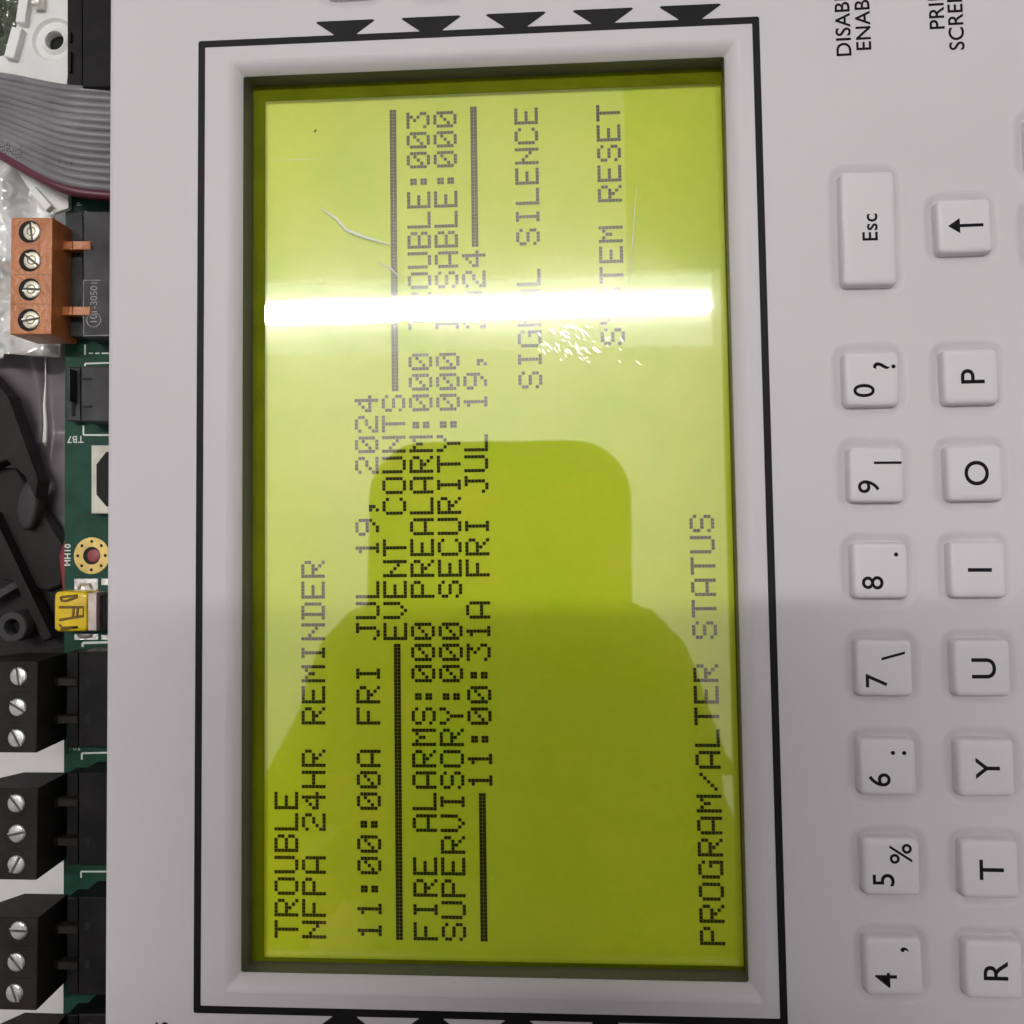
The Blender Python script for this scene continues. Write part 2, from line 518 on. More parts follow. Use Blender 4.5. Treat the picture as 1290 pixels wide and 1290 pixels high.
# ------------------------------------------------------------------ display: backlight, dots, window
lcd = MB().box(GL[0] - .3, GL[1] + .3, GL[2] - .3, GL[3] + .3, -7.2, -6.35).build('display', M_LCD, panel)
FONT = {
 'A': '01110 10001 10001 10001 11111 10001 10001', 'B': '11110 10001 10001 11110 10001 10001 11110',
 'C': '01110 10001 10000 10000 10000 10001 01110', 'D': '11110 01001 01001 01001 01001 01001 11110',
 'E': '11111 10000 10000 11110 10000 10000 11111', 'F': '11111 10000 10000 11110 10000 10000 10000',
 'G': '01110 10001 10000 10011 10001 10001 01111', 'H': '10001 10001 10001 11111 10001 10001 10001',
 'I': '01110 00100 00100 00100 00100 00100 01110', 'J': '00111 00010 00010 00010 00010 10010 01100',
 'L': '10000 10000 10000 10000 10000 10000 11111', 'M': '10001 11011 10101 10101 10001 10001 10001',
 'N': '10001 10001 11001 10101 10011 10001 10001', 'O': '01110 10001 10001 10001 10001 10001 01110',
 'P': '11110 10001 10001 11110 10000 10000 10000', 'R': '11110 10001 10001 11110 10100 10010 10001',
 'S': '01110 10001 10000 01110 00001 10001 01110', 'T': '11111 00100 00100 00100 00100 00100 00100',
 'U': '10001 10001 10001 10001 10001 10001 01110', 'V': '10001 10001 10001 10001 10001 01010 00100',
 'Y': '10001 10001 01010 00100 00100 00100 00100', '/': '00000 00001 00010 00100 01000 10000 00000',
 '0': '01110 10001 10011 10101 11001 10001 01110', '1': '00100 01100 00100 00100 00100 00100 01110',
 '2': '01110 10001 00001 00110 01000 10000 11111', '3': '11111 00010 00100 00010 00001 10001 01110',
 '4': '00010 00110 01010 10010 11111 00010 00010', '9': '01110 10001 10001 01111 00001 00010 01100',
 ':': '00000 01100 01100 00000 01100 01100 00000', ',': '00000 00000 00000 00000 01100 00100 01000',
 ' ': '00000 00000 00000 00000 00000 00000 00000'}
ROWS = {0: 'TROUBLE', 1: 'NFPA 24HR REMINDER', 3: '11:00:00A FRI JUL 19, 2024',
        4: '=' * 14 + 'EVENT COUNTS' + '=' * 14, 5: 'FIRE ALARMS:000 PREALARM:000 TROUBLE:003',
        6: 'SUPERVISORY:000 SECURITY:000 DISABLE:000', 7: '=' * 7 + '11:00:31A FRI JUL 19, 2024' + '=' * 7,
        9: ' ' * 26 + 'SIGNAL SILENCE', 12: ' ' * 28 + 'SYSTEM RESET', 15: 'PROGRAM/ALTER STATUS'}
ZT = -6.3
def dot(mb, c, r, nc=1, nr=1):
    X0, Y0, P = -33.17, -66.44, 0.5475
    g = 0.03
    vs = []
    for a, b in ((c + g, r + g), (c + g, r + nr - g), (c + nc - g, r + nr - g), (c + nc - g, r + g)):
        vs.append((X0 + b * P - 0.00087 * a, Y0 + a * P * 1.0025 + 0.00064 * b, ZT))
    mb.add(vs, [(0, 1, 2, 3)])

for row, s in ROWS.items():
    mb = MB()
    for i, ch in enumerate(s):
        if ch == '=':
            run_end = (i + 1 >= len(s) or s[i + 1] != '=')
            for c in range(6):
                if run_end and c == 5 and i < 39:
                    continue
                for r in (3, 4):
                    dot(mb, i * 6 + c, row * 8 + r)
            continue
        for r, bits in enumerate(FONT[ch].split()):
            for c, bit in enumerate(bits):
                if bit == '1':
                    dot(mb, i * 6 + c, row * 8 + r)
    mb.build('text_row', M_SEG, lcd)

M_LEDGE = mat('ledge_painted_green_light', (0.135, 0.165, 0.001), rough=0.65, spec=0.05, var=0.12, scale=120)  # backlight's green glow on the ledge is mixed into its colour
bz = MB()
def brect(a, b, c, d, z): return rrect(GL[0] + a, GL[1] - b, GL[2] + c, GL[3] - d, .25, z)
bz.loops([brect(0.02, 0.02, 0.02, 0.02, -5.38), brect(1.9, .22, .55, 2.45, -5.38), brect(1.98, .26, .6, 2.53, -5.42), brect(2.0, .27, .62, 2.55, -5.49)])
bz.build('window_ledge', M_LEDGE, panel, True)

win = MB().box(GL[0] - .05, GL[1] + .05, GL[2] - .05, GL[3] + .05, -6.1, -5.5).build('display_window', M_WINDOW, panel)
M_SCR = mat('scuffed_plastic', (0.95, 0.96, 0.92), rough=0.35, metal=1.0, var=0.1, scale=900)
M_HIGHLIGHT = mat('painted_highlight', (0.93, 0.94, 0.90), rough=0.25, var=0.02, scale=500)  # white used to paint highlights along film creases
sc = MB()
rs = random.Random(11)
def scratch(px, py, L, ang, w=0.055):
    p = at(px, py, -5.46)
    d = Vector((math.cos(ang), math.sin(ang), 0)) * L / 2
    n = Vector((-d.y, d.x, 0)).normalized() * w
    sc.add([p - d, p + n, p + d, p - n], [(0, 1, 2, 3)])
for k in range(70):
    scratch(rs.gauss(722, 24), rs.gauss(432, 13), rs.uniform(.4, 1.8), math.radians(rs.gauss(-45, 14)))
for k in range(60):
    scratch(rs.uniform(340, 895), rs.choice((rs.gauss(360, 4), rs.gauss(408, 5))), rs.uniform(.15, .6), rs.uniform(0, 3.14), .03)
for k in range(50):
    scratch(rs.uniform(600, 890), rs.uniform(140, 420), rs.uniform(.1, .4), rs.uniform(0, 3.14), .025)
for k in range(26):
    scratch(rs.uniform(340, 920), rs.uniform(140, 1190), rs.uniform(.1, .5), rs.uniform(0, 3.14), .025)
tag(sc.build('scratch_marks', M_SCR, win), kind='stuff')
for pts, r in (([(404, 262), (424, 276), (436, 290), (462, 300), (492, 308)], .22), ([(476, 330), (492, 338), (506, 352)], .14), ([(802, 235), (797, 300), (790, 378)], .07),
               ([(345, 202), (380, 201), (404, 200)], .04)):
    MB().tube([at(x, y, -5.5) for x, y in pts], [r * (.3 if i in (0, len(pts) - 1) else 1) for i in range(len(pts))], 8).build('film_crease_highlight', M_HIGHLIGHT, win, True)  # highlights on the clear creases, drawn as white ridges
p = at(397, 165, -5.44)
MB().bar(p - Vector((.12, .2, 0)), p + Vector((.12, .25, 0)), .22, .05).build('dust_speck', M_HOLE, win)

# ------------------------------------------------------------------ keys
_protos = {}
def make_key(px, py, h, legends, lab):
    p = at(px, py, KT)
    hw, hh = KW / 2, h / 2
    def R(dx, r, z):
        return rrect(-hw - dx, hw + dx, -hh - dx, hh + dx, r, z, 4)
    if h not in _protos:
        k = MB().loops([R(0.36, 0.85, -1.1), R(0.3, 0.8, 0.4), R(0.25, .75, .9), R(0.12, .7, 1.2), R(-0.06, 0.62, 1.34), R(-0.5, 0.5, 1.395), R(-.8, .4, 1.4)], False, True)
        ko = k.build('key', M_KEY, None, True, 60)
        _protos[h] = ko
    else:
        ko = _protos[h].copy()
        COL.objects.link(ko)
    ko.parent = panel
    ko.location = Vector((p.x, p.y, 0)) * MM
    ko.rotation_euler.z = math.radians(random.uniform(-0.6, 0.6))
    ko['label'] = lab
    if legends:
        mb = MB()
        zz = KT + .015
        for s, dx, dy, cap in legends:
            if s == 'ARROW':
                mb.add([(-2.5, 0, zz), (-0.75, -1.15, zz), (-0.75, 1.15, zz)], [(0, 1, 2)])
                mb.add([(-0.8, -.24, zz), (2.6, -.24, zz), (2.6, .24, zz), (-0.8, .24, zz)], [(0, 1, 2, 3)])
            else:
                put_text(mb, s, dx, dy, zz, cap, 90, 0.013 if s == 'Esc' else 0.007, 1.05, True)
        lo = mb.build('legend', M_PRINT, None)
        lo.parent = ko

names = {'?': 'question mark', '|': 'vertical bar', '.': 'full stop', '\\': 'backslash', ':': 'colon', '%': 'percent sign', ',': 'comma'}
SYM = {'?': (1.75, 1.9, 3.1), '|': (1.55, 1.75, 2.9), '.': (2.2, 2.35, 3.1), '\\': (1.2, 1.8, 3.2), ':': (1.5, 2.1, 3.1), '%': (1.25, 1.95, 3.0), ',': (1.5, 2.5, 3.1)}
for d, s, x, y in NUM:
    make_key(x, y, KH, [(d, -1.25, -1.75, 2.95), (s, SYM[s][0], SYM[s][1], SYM[s][2])], 'square key marked %s and %s' % (d, names[s]))
for d, x, y in LET:
    make_key(x, y, KH, [(d, 0.15, 0.0, 3.3)], 'square key marked %s' % d)
make_key(1095, 287, ESC_H, [('Esc', 0.1, 0.1, 2.15)], 'long key marked Esc')
make_key(1216, 284, KH, [('ARROW', 0, 0, 0)], 'square key marked with an arrow')
for x, y in BLANK:
    make_key(x, y, KH, [], 'blank key at the picture edge')

# ------------------------------------------------------------------ circuit board
BZ = -14.0
board = thing('circuit_board', 'green circuit board running under the left edge of the white panel', 'circuit board', at(110, 640, BZ))
bp = MB()
a0, a1 = at(83.5, -60, BZ), at(79.5, 1350, BZ)
bp.prism([(a1.x, a1.y, BZ), (-30, a1.y, BZ), (-30, a0.y, BZ), (a0.x, a0.y, BZ)], 1.6)
bp.build('board', M_PCB, board)


def silk_lines(segs, w=0.28):
    mb = MB()
    for (x0, y0), (x1, y1) in segs:
        mb.bar(at(x0, y0, BZ + .05), at(x1, y1, BZ + .05), w, 0.05)
    return mb


silk_lines([((105, 536), (105, 548)), ((105, 548), (140, 548))]).build('silkscreen_line', M_SILK, board)
silk_lines([((107, 458), (140, 457)), ((107, 458), (107, 463)), ((107, 434), (107, 447))]).build('silkscreen_line', M_SILK, board)
silk_lines([((112, 445), (117, 445)), ((120, 445), (125, 445)), ((128, 445), (140, 445))], .22).build('silkscreen_line', M_SILK, board)
silk_lines([((104, 810), (140, 809)), ((104, 810), (104, 815))], .4).build('silkscreen_line', M_SILK, board)
silk_lines([((103, 949), (140, 948)), ((103, 949), (103, 957))]).build('silkscreen_line', M_SILK, board)
silk_lines([((102, 1098), (140, 1098)), ((102, 1098), (102, 1106))]).build('silkscreen_line', M_SILK, board)
silk_lines([((108, 266), (108, 278)), ((108, 278), (140, 277))]).build('silkscreen_line', M_SILK, board)
silk_lines([((90, 280), (106, 280))], .16).build('silkscreen_line', M_SILK, board)


def board_text(s, px, py, cap, ang, bold=0.02):
    p = at(px, py, BZ + .04)
    mb = MB()
    put_text(mb, s, p.x, p.y, BZ + .04, cap, ang, bold, 1.05, True)
    mb.build('silkscreen_text', M_SILK, board)


board_text('TB7', 95, 553.5, 1.15, 180, 0.01)
board_text('MH10', 85, 699, 1.0, 90, 0.02)
board_text('P', 100, 257, 0.9, 90)
silk_lines([((88, 944), (89, 944)), ((92, 943), (94, 945)), ((94, 945), (96, 943)), ((98, 945), (101, 945)), ((99.5, 942.5), (99.5, 945))], .12).build('silkscreen_line', M_SILK, board)

# connectors soldered to the board
def header(y0, y1, zt=-7.0, m=M_BLACK, x_step=99, slots=(), lower=True):
    h = MB().pbox(x_step, 150, y0, y1, zt, BZ - .1, 0.25)
    o = h.build('header', m, board)
    if lower:
        MB().pbox(85, x_step - 1.0, y0 + 1, y1 - 1, zt - 3.2, BZ - .1, 0.2).build('header_step', m, o)
    for sx0, sx1, sy0, sy1 in slots:
        MB().pbox(sx0, sx1, sy0, sy1, zt + .03, zt - .6).build('slot', M_HOLE, o)
    return o

hd = header(-30, 110, -6.5, M_BLACK, 104, [])
MB().pbox(86, 89, 40, 52, -9.0, -13).build('catch', M_BLACK, hd)
MB().pbox(86, 89, 64, 90, -9.0, -13).build('catch', M_BLACK, hd)
hd = header(266, 425, -7.5, M_GREYHEAD, 105, [(106, 118, 309, 315), (106, 118, 391, 397)])
pm2 = MB()
for s, px, py, cap, b in (('1101-30501', 118, 384, 1.15, 0.0),):
    p = at(px, py, -7.45)
    put_text(pm2, s, p.x, p.y, -7.45, cap, 90, b, 1.0, True)
p = at(118, 403, -7.45)
ringp = [[Vector((p.x + r * math.cos(t * math.pi / 12), p.y + r * math.sin(t * math.pi / 12), -7.45)) for t in range(24)] for r in (1.25, 1.12)]
pm2.loops(ringp)
for (xa, ya), (xb, yb) in (((105, 353), (126, 353)), ((105, 353), (105, 422)), ((104, 423), (150, 422))):
    pm2.bar(at(xa, ya, -7.45), at(xb, yb, -7.45), 0.12, 0.04)
M_EMB = mat('embossed_edge', (0.30, 0.30, 0.30), rough=0.4, var=0.2, scale=800)
pm2.build('embossed_text', M_EMB, hd)

hd = header(461, 531, -8.0, M_GREYHEAD, 102, [(104, 116, 476, 479), (104, 116, 511, 514)])
MB().pbox(85, 88, 464, 505, -8.6, -13).build('catch', M_GREYHEAD, hd)
MB().pbox(90, 94, 470, 524, -10.95, -12.5).build('slot', M_HOLE, hd)
for y0, y1, sl in ((821, 942, ((855, 864), (900, 911))), (973, 1091, ((1006, 1015), (1056, 1066))), (1130, 1254, ((1162, 1171), (1210, 1220))), (1277, 1400, ())):
    header(y0, y1, -7.0, M_BLACK, 99, [(107, 113, a, b) for a, b in sl])
# cream surround with a black eight-sided opening
cs = MB().pbox(115, 165, 561, 647, -11.5, BZ - .05, 0.15).build('socket', M_CREAMP, board)
oc = [(121.5, 585), (121.5, 623), (134, 638), (160, 638), (160, 570), (134, 570)]
MB().prism([at(x, y, -11.46) for x, y in [(121.5, 585), (121.5, 623), (134, 638), (160, 638), (160, 569), (134, 569)]], 0.03).build('socket_opening', M_HOLE, cs)
# plated mounting hole
c = at(115.5, 700, BZ)
rp = MB()
rp.lathe((c.x, c.y, BZ), [(1.52, 0.0), (1.52, .05), (2.96, .06), (3.08, .05), (3.12, .0)], 40)
ring = rp.build('mounting_hole', M_GOLD, board, True)
M_HOLER = mat('hole_barrel', (0.10, 0.06, 0.03), rough=0.5, var=0.2)
MB().lathe((c.x, c.y, BZ), [(1.5, .055), (1.5, .02), (1.45, .02)], 32).build('hole_rim', M_HOLER, ring)
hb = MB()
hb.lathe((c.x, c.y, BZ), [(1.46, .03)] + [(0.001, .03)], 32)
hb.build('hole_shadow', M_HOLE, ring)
pr = MB()
pr.lathe((c.x + .33, c.y, BZ + .045), [(1.08, 0.0), (1.0, .03), (0.6, .09), (0.001, .11)], 28)
pr.build('cable_seen_through_hole', M_RED, ring, True)
for k in range(8):
    a = k * math.pi / 4
    MB().lathe((c.x + 2.4 * math.cos(a), c.y + 2.4 * math.sin(a), BZ + .062), [(0.27, 0.0), (0.26, .02), (0.001, .02)], 14).build('via', M_HOLE, ring)

# yellow covered port between tinned tabs
port_c = at(95, 770, -9)
po = MB()
P0, P1 = at(67, 796, -9.0), at(110.5, 745, -9.0)
po.loops([rrect(P0.x, P1.x, P0.y, P1.y, 0.7, -13.9), rrect(P0.x, P1.x, P0.y, P1.y, 0.7, -9.7), rrect(P0.x + .12, P1.x - .1, P0.y + .12, P1.y - .12, .65, -9.3),
          rrect(P0.x + .5, P1.x - .2, P0.y + .4, P1.y - .4, .5, -9.05), rrect(P0.x + .9, P1.x - .3, P0.y + .8, P1.y - .8, .4, -9.0)], False, True)
port = po.build('port_cover', M_YELLOW, board, True, 50)
MB().pbox(110.8, 121.5, 747, 795, -9.1, -13.9, 0.2).build('port_shell', M_CREAM, port)
for pts in ([(76, 752), (78, 757), (84, 757), (98, 752)], [(75, 765), (105, 765), (105, 776), (75, 781)], [(93, 764), (92, 777)], [(98, 764), (97, 777)], [(75, 787), (78, 791), (98, 790)], [(78, 752), (98, 750.5)], [(77, 792.5), (98, 790)]):
    MB().tube([at(x, y, -9.0) for x, y in pts], 0.22, 6).build('moulded_line', M_BROWN, port)
MB().pbox(122, 150, 750, 792, -10.5, -13.9, .15).build('port_body', M_BLACK, port)
for y0, y1 in ((729, 743), (798.5, 806)):
    t = MB().pbox(93.5, 123.5, y0, y1, BZ + .12, BZ - .05, .05).build('solder_pad', M_TIN, board)
    MB().tube([at(98, y1 - 1.5 if y0 < 780 else y0 + 1.5, BZ + .3), at(101, (y0 + y1) / 2, BZ + .5), at(112, (y0 + y1) / 2, BZ + .5), at(115, y1 - 1.5 if y0 < 780 else y0 + 1.5, BZ + .3)], .22, 8).build('shell_tab', M_TIN, t, True)
for y0, y1 in ((729, 737), (748, 758), (781, 788), (800, 806)):
    MB().pbox(127.5, 150, y0, y1, BZ + .12, BZ - .05, .05).build('solder_pad', M_TIN, board)

# ------------------------------------------------------------------ screw terminal plugs
def screw(parent, c, r, ang, m, name='screw'):
    s = MB().lathe(c, [(r, -1.0), (r, -.22), (r * .93, -.06), (r * .8, 0.0), (.001, .03)], 24).build(name, m, parent, True, 60)
    a = math.radians(ang)
    d = Vector((math.cos(a), math.sin(a), 0)) * (r * .97)
    cc = Vector(c) + Vector((0, 0, .05))
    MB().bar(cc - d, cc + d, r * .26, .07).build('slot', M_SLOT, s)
    dn = Vector((-d.y, d.x, 0)).normalized() * r * .2
    MB().bar(cc - d * 1.05 + dn, cc + d * 1.05 + dn, r * .13, .1).build('slot_lip', m, s)
    return s

def plug(label, y0, y1, screws, tabs, zt=-4.0, xr=47.5):
    g = 'black screw terminal plugs along the board edge'
    base = at(30, (y0 + y1) / 2, BZ)
    t = thing('screw_terminal_plug', label, 'terminal plug', base, g)
    # side profile (x, z) seen along the row, swept from y0 to y1
    X = at(xr, y0, zt).x
    ytop, ybot = at(20, y0, zt).y, at(20, y1, zt).y
    prof = [(-82, zt), (X - .15, zt), (X, zt - .15), (X, -13.9), (at(31, y0, -14).x, -13.9), (at(-12, y0, -9).x, -8.5), (-82, -7.5)]
    b = MB().loops([[Vector((x, y, z)) for x, z in prof] for y in (ytop - .05, ytop, ybot, ybot + .05)], True, True)
    body = b.build('body', M_BLACK2, t)
    n = len(screws)
    for i, (px, py, ang) in enumerate(screws):
        c = at(px, py, zt)
        MB().lathe((c.x - .32, c.y, zt), [(1.74, .012), (.001, .014)], 24).build('screw_well_shade', M_HOLE, body)  # shade around the recessed screw, laid on as a flat dark disc
        screw(t, (c.x, c.y, zt + .25), 1.42, ang, M_SCREW)
        if i < n - 1:
            c2 = at(px, (py + screws[i + 1][1]) / 2, zt)
            MB().bar((c2.x - 1.5, c2.y, zt + .03), (X - .6, c2.y, zt + .03), .1, .06).build('seam', M_BLACK, body)
    for ty in tabs:
        ta = MB()
        ta.pbox(72, 98, ty - 5, ty + 5, -8.3, -10.4, .3)
        ta.build('tab', M_BLACK2, t)
        MB().pbox(66, 73, ty - 6, ty + 6, -9.5, -11, .2).build('tab_root', M_BLACK, t)
    return t

plug('black three-screw terminal plug just below the black moulding with the round boss', 833, 948,
     [(23.5, 852, -80), (22.5, 891, -31), (21, 930, -60)], (859.5, 907))
plug('middle black three-screw terminal plug between two like it', 993, 1108,
     [(20.5, 1012, -50), (21.5, 1050, 12), (20.5, 1089, 60)], (1011.5, 1061))
plug('lowest whole black three-screw terminal plug with a level top slot', 1156, 1272,
     [(24, 1172, -2), (20.5, 1212, -48), (18.5, 1251, -68)], (1172, 1217))
plug('black terminal plug cut off by the bottom edge of the picture', 1316, 1430, [(20, 1336, 30), (20, 1375, 0), (20, 1410, 60)], (1335,))

# copper plug
zc = -4.0
cp = thing('copper_terminal_plug', 'copper coloured four-screw terminal plug with two side tabs', 'terminal plug', at(40, 350, BZ))
c0, c1, c2, c3 = at(12.5, 421, zc), at(64.5, 421, zc), at(66, 274, zc), at(14, 274, zc)
body = MB().prism([c0, c1, c2, c3], 9.0, .15).build('body', M_COPPER, cp)
for i, (px, py, ang) in enumerate(((40, 292, -82), (40.5, 328, -38), (40, 364.5, 176), (39, 403, 8))):
    c = at(px, py, zc)
    MB().lathe((c.x - .36, c.y, zc), [(1.86, .012), (.001, .014)], 24).build('screw_well_shade', M_HOLE, body)  # flat dark disc painting the shade of the screw recess
    s = screw(cp, (c.x, c.y, zc + .16), 1.46, ang, M_SCREWY)
    MB().lathe((c.x, c.y, zc + .2), [(.75, .0), (.75, .06), (.62, .06), (.62, .0)], 20).build('turned_ring', M_SLOT, s)
for py in (346, 383):
    MB().bar(at(14, py, zc + .02), at(65, py, zc + .02), .07, .05).build('seam', M_BROWN, body)
for ty in (309, 391.5):
    MB().pbox(72, 91, ty - 5.5, ty + 5.5, -7.8, -9.6, .2).build('tab', M_COPPER, cp)
    MB().pbox(91, 114, ty - 5.5, ty + 5.5, -7.2, -9.0, .2).build('tab', M_COPPER, cp)

# ------------------------------------------------------------------ ribbon cable
rib = thing('ribbon_cable', 'grey flat ribbon cable with a dark red edge wire going under the panel', 'cable', at(60, 170, -9))
N = 15
top = [(-60, 87), (0, 93), (45, 101), (85, 108), (140, 112), (190, 114)]
bot = [(-60, 165), (0, 199), (42, 223), (85, 243), (137, 251), (190, 253)]
zs = [-11, -9.0, -8.2, -7.6, -8.6, -11]
def spline(pts, zs, n=6):
    P = [at(x, y, z) for (x, y), z in zip(pts, zs)]
    out = []
    for i in range(len(P) - 1):
        p0, p1, p2, p3 = P[max(i - 1, 0)], P[i], P[i + 1], P[min(i + 2, len(P) - 1)]
        for k in range(n):
            t = k / n
            out.append(0.5 * ((2 * p1) + (p2 - p0) * t + (2 * p0 - 5 * p1 + 4 * p2 - p3) * t * t + (3 * p1 - p0 - 3 * p2 + p3) * t ** 3))
    out.append(P[-1])
    return out
TA, TB_ = spline(top, zs), spline(bot, zs)
for i in range(N):
    f = (i + .5) / N
    pts = [a.lerp(b, f) + Vector((0, 0, .12 * math.sin(i * 1.7 + k * .3))) for k, (a, b) in enumerate(zip(TA, TB_))]
    rr = [((a - b).length / N) * .72 for a, b in zip(TA, TB_)]
    w = MB().tube(pts, rr, 8).build('wire', M_WIRER if i == N - 1 else M_WIRE, rib, True, 80)
    if i == N - 1:
        w['label'] = 'dark red edge wire'
pmk = MB()
for ox, oy in ((83, 212), (3, 186), (20, 191)):
    for dx, dy in ((-8, -7), (-8, -4), (-7, 0), (-3, -1), (0, -1), (3, -2), (6, -3), (7, -6), (-4, 3), (0, 4), (3, 3), (1, 8), (4, 7), (6, 4), (7, 1)):
        p = at(ox + dx, oy + dy, -6.95)
        pmk.lathe(p, [(.11, 0), (.001, .01)], 8)
pmk.build('printed_mark', M_PRINT, rib)

# ------------------------------------------------------------------ white bracket behind the ribbon
ZB = -12.5
br = thing('white_bracket', 'white metal bracket with a round hole above the ribbon cable', 'bracket', at(40, 60, ZB))
hc = at(67.5, 50, ZB)
poly = [(88, -30), (88, 20), (87.5, 46), (85, 46), (85, 57), (87.5, 57), (86, 65), (86, 88), (84, 107), (86, 262), (68, 268), (45, 250), (30, 228), (-5, 170), (-40, 140), (-40, 84), (12, 74), (21, 32), (26, -30)]
def hole_plate(poly, c, r, z, th, n=72):
    P = [at(x, y, z) for x, y in poly]
    def ray(a):
        d = Vector((math.cos(a), math.sin(a), 0))
        best = None
        for i in range(len(P)):
            p, q = P[i], P[(i + 1) % len(P)]
            e = q - p
            den = d.x * e.y - d.y * e.x
            if abs(den) < 1e-9: continue
            w = p - c
            t = (w.x * e.y - w.y * e.x) / den
            u = (w.x * d.y - w.y * d.x) / den
            if t > 0 and -1e-6 <= u <= 1 + 1e-6 and (best is None or t > best): best = t
        return c + d * best
    angs = sorted([2 * math.pi * i / n for i in range(n)] + [math.atan2((p - c).y, (p - c).x) % (2 * math.pi) for p in P])
    O = [ray(a) for a in angs]
    dz = Vector((0, 0, 1))
    def circ(rr, zz): return [c + Vector((rr * math.cos(a), rr * math.sin(a), zz)) for a in angs]
    mb = MB()
    mb.loops([[o - dz * th for o in O], O, circ(r + 2.3, 0), circ(r + 1.8, -.55), circ(r + .9, -.6), circ(r + .35, -.15), circ(r + .12, -.2), circ(r, -.4), circ(r, -th - .8)])
    return mb
hole_plate(poly, hc, 1.6, ZB, 1.2).build('plate', M_WHITE, br, True, 40)
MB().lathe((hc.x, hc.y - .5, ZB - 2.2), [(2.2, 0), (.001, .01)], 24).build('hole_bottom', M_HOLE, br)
for (x0, y0), (x1, y1), w in (((31, -12), (25, 28), 1.7), ((21, 34), (11, 72), 1.9), ((40, 238), (61, 262), 1.3)):
    b = MB().bar(at(x0, y0, ZB + 1.5), at(x1, y1, ZB + 1.5), w, 1.6)
    b.build('raised_tab', M_WHITE, br)
MB().pbox(38, 50, -10, 6, ZB + 2.2, ZB, .3).build('clip', M_TIN, br)

# ------------------------------------------------------------------ crumpled film, grey sheet, black moulding, red cable
def sheet(name, label, cat, x0, x1, y0, y1, z, amp, freq, m, nx=40, ny=60, seed=0.0, zfun=None):
    mb = MB()
    vs, fs = [], []
    for j in range(ny + 1):
        for i in range(nx + 1):
            px, py = x0 + (x1 - x0) * i / nx, y0 + (y1 - y0) * j / ny
            h = noise.fractal(Vector((px * freq + seed, py * freq, seed)), 1.2, 2.0, 2) * amp
            r = abs(noise.noise(Vector((px * freq * .8 + 9, py * freq * .8 + seed, 3.3)))) * amp * 1.4
            vs.append(at(px, py, z) + Vector((0, 0, h + r + (zfun(px, py) if zfun else 0))))
    for j in range(ny):
        for i in range(nx):
            a = j * (nx + 1) + i
            fs.append((a, a + nx + 1, a + nx + 2, a + 1))
    mb.add(vs, fs)
    n = len(vs)
    o = mb.build(name, m, None, True, 180)
    sm = o.modifiers.new('thickness', 'SOLIDIFY')
    sm.thickness = 0.0001
    return tag(o, label, cat)

sheet('crumpled_film', 'shiny crumpled silvery film behind the copper terminal plug', 'film', -60, 80, 180, 452, -19.0, 4.0, .026, M_BAG, 60, 110, 2.0)
sheet('crumpled_film', 'shiny crumpled film in the upper left corner beside the white bracket', 'film', -60, 26, -30, 84, -16.5, 2.6, .045, M_BAG2, 60, 70, 7.0)
sheet('grey_film', 'smooth dark grey film with one painted highlight streak left of the board', 'film', -60, 92, 432, 745, -26, 1.0, .016, M_SHEET, 50, 90, 4.0,
      lambda x, y: 2.2 * math.exp(-((x - 57) / 5.0) ** 2) * (1 if y < 560 else max(0, 1 - (y - 560) / 40)) + (0.04 * max(0, 505 - y)))

gf = bpy.data.objects['grey_film']
MB().tube([at(57, 440, -19.5), at(57.5, 480, -19.9), at(56, 510, -20.3), at(57.5, 535, -20.6), at(56.5, 556, -21.2), at(58, 562, -22.2)], [.05, .1, .28, .34, .42, .1], 8).build('highlight_streak', M_HIGHLIGHT, gf, True)  # specular streak of the film painted as a white ridge

mo = thing('black_moulding', 'black plastic moulding with a round hollow boss left of the board', 'moulding', at(20, 700, -20))
def pp(pts, z): return [at(x, y, z) for x, y in pts]
MB().prism(pp([(-40, 850), (-40, 640), (50, 640), (81, 688), (75, 735), (90, 770), (95, 828)], -22), 3, .3).build('base', M_HOUSE, mo)
MB().prism(pp([(-40, 600), (-40, 440), (10, 498), (49, 605), (45, 628), (32, 600), (8, 580)], -17), 4, .3).build('arm', M_HOUSE, mo)
MB().prism(pp([(-40, 720), (-40, 585), (20, 590), (50, 640), (82, 690), (77, 738), (60, 745)], -20.5), 3, .4).build('rib', M_HOUSE, mo)
lob = MB()
lc = at(34, 636, -18)
lob.loops([[lc + Vector((1.9 * math.cos(t) * s + .5 * math.sin(t) * s, 4.4 * math.sin(t) * s - .2 * math.cos(t), h)) for t in [k * math.pi / 12 for k in range(24)]]
           for s, h in ((1.0, -2.5), (1.0, -.5), (.9, -.1), (.7, .05), (.02, .1))], False, True)
lob.build('rounded_tongue', M_LOBE, mo, True, 60)
MB().bar(at(-15, 648, -17.5), at(60, 806, -17.5), 1.7, 3).build('rib', M_HOUSE, mo)
MB().bar(at(-20, 760, -18), at(22, 735, -18), 1.2, 2.6).build('rib', M_LOBE, mo)
MB().bar(at(-15, 845, -16.5), at(82, 822, -16.5), 1.8, 4).build('rib', M_HOUSE, mo)
bc = at(15, 790, -15)
MB().lathe((bc.x, bc.y, -15), [(2.7, -5), (2.6, -.2), (2.4, 0), (1.45, 0), (1.3, -.2), (1.25, -4)], 28).build('boss', M_LOBE, mo, True, 40)
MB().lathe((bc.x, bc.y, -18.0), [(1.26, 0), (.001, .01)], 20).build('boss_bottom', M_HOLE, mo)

rc = MB().tube([at(150, 600, -22), at(112, 655, -21), at(95, 702, -20.5), at(99, 740, -21), at(125, 790, -22)], 2.7, 14)
tag(rc.build('red_cable', M_RED, None, True), 'thick dull red cable showing under the board edge beside the black moulding', 'cable')

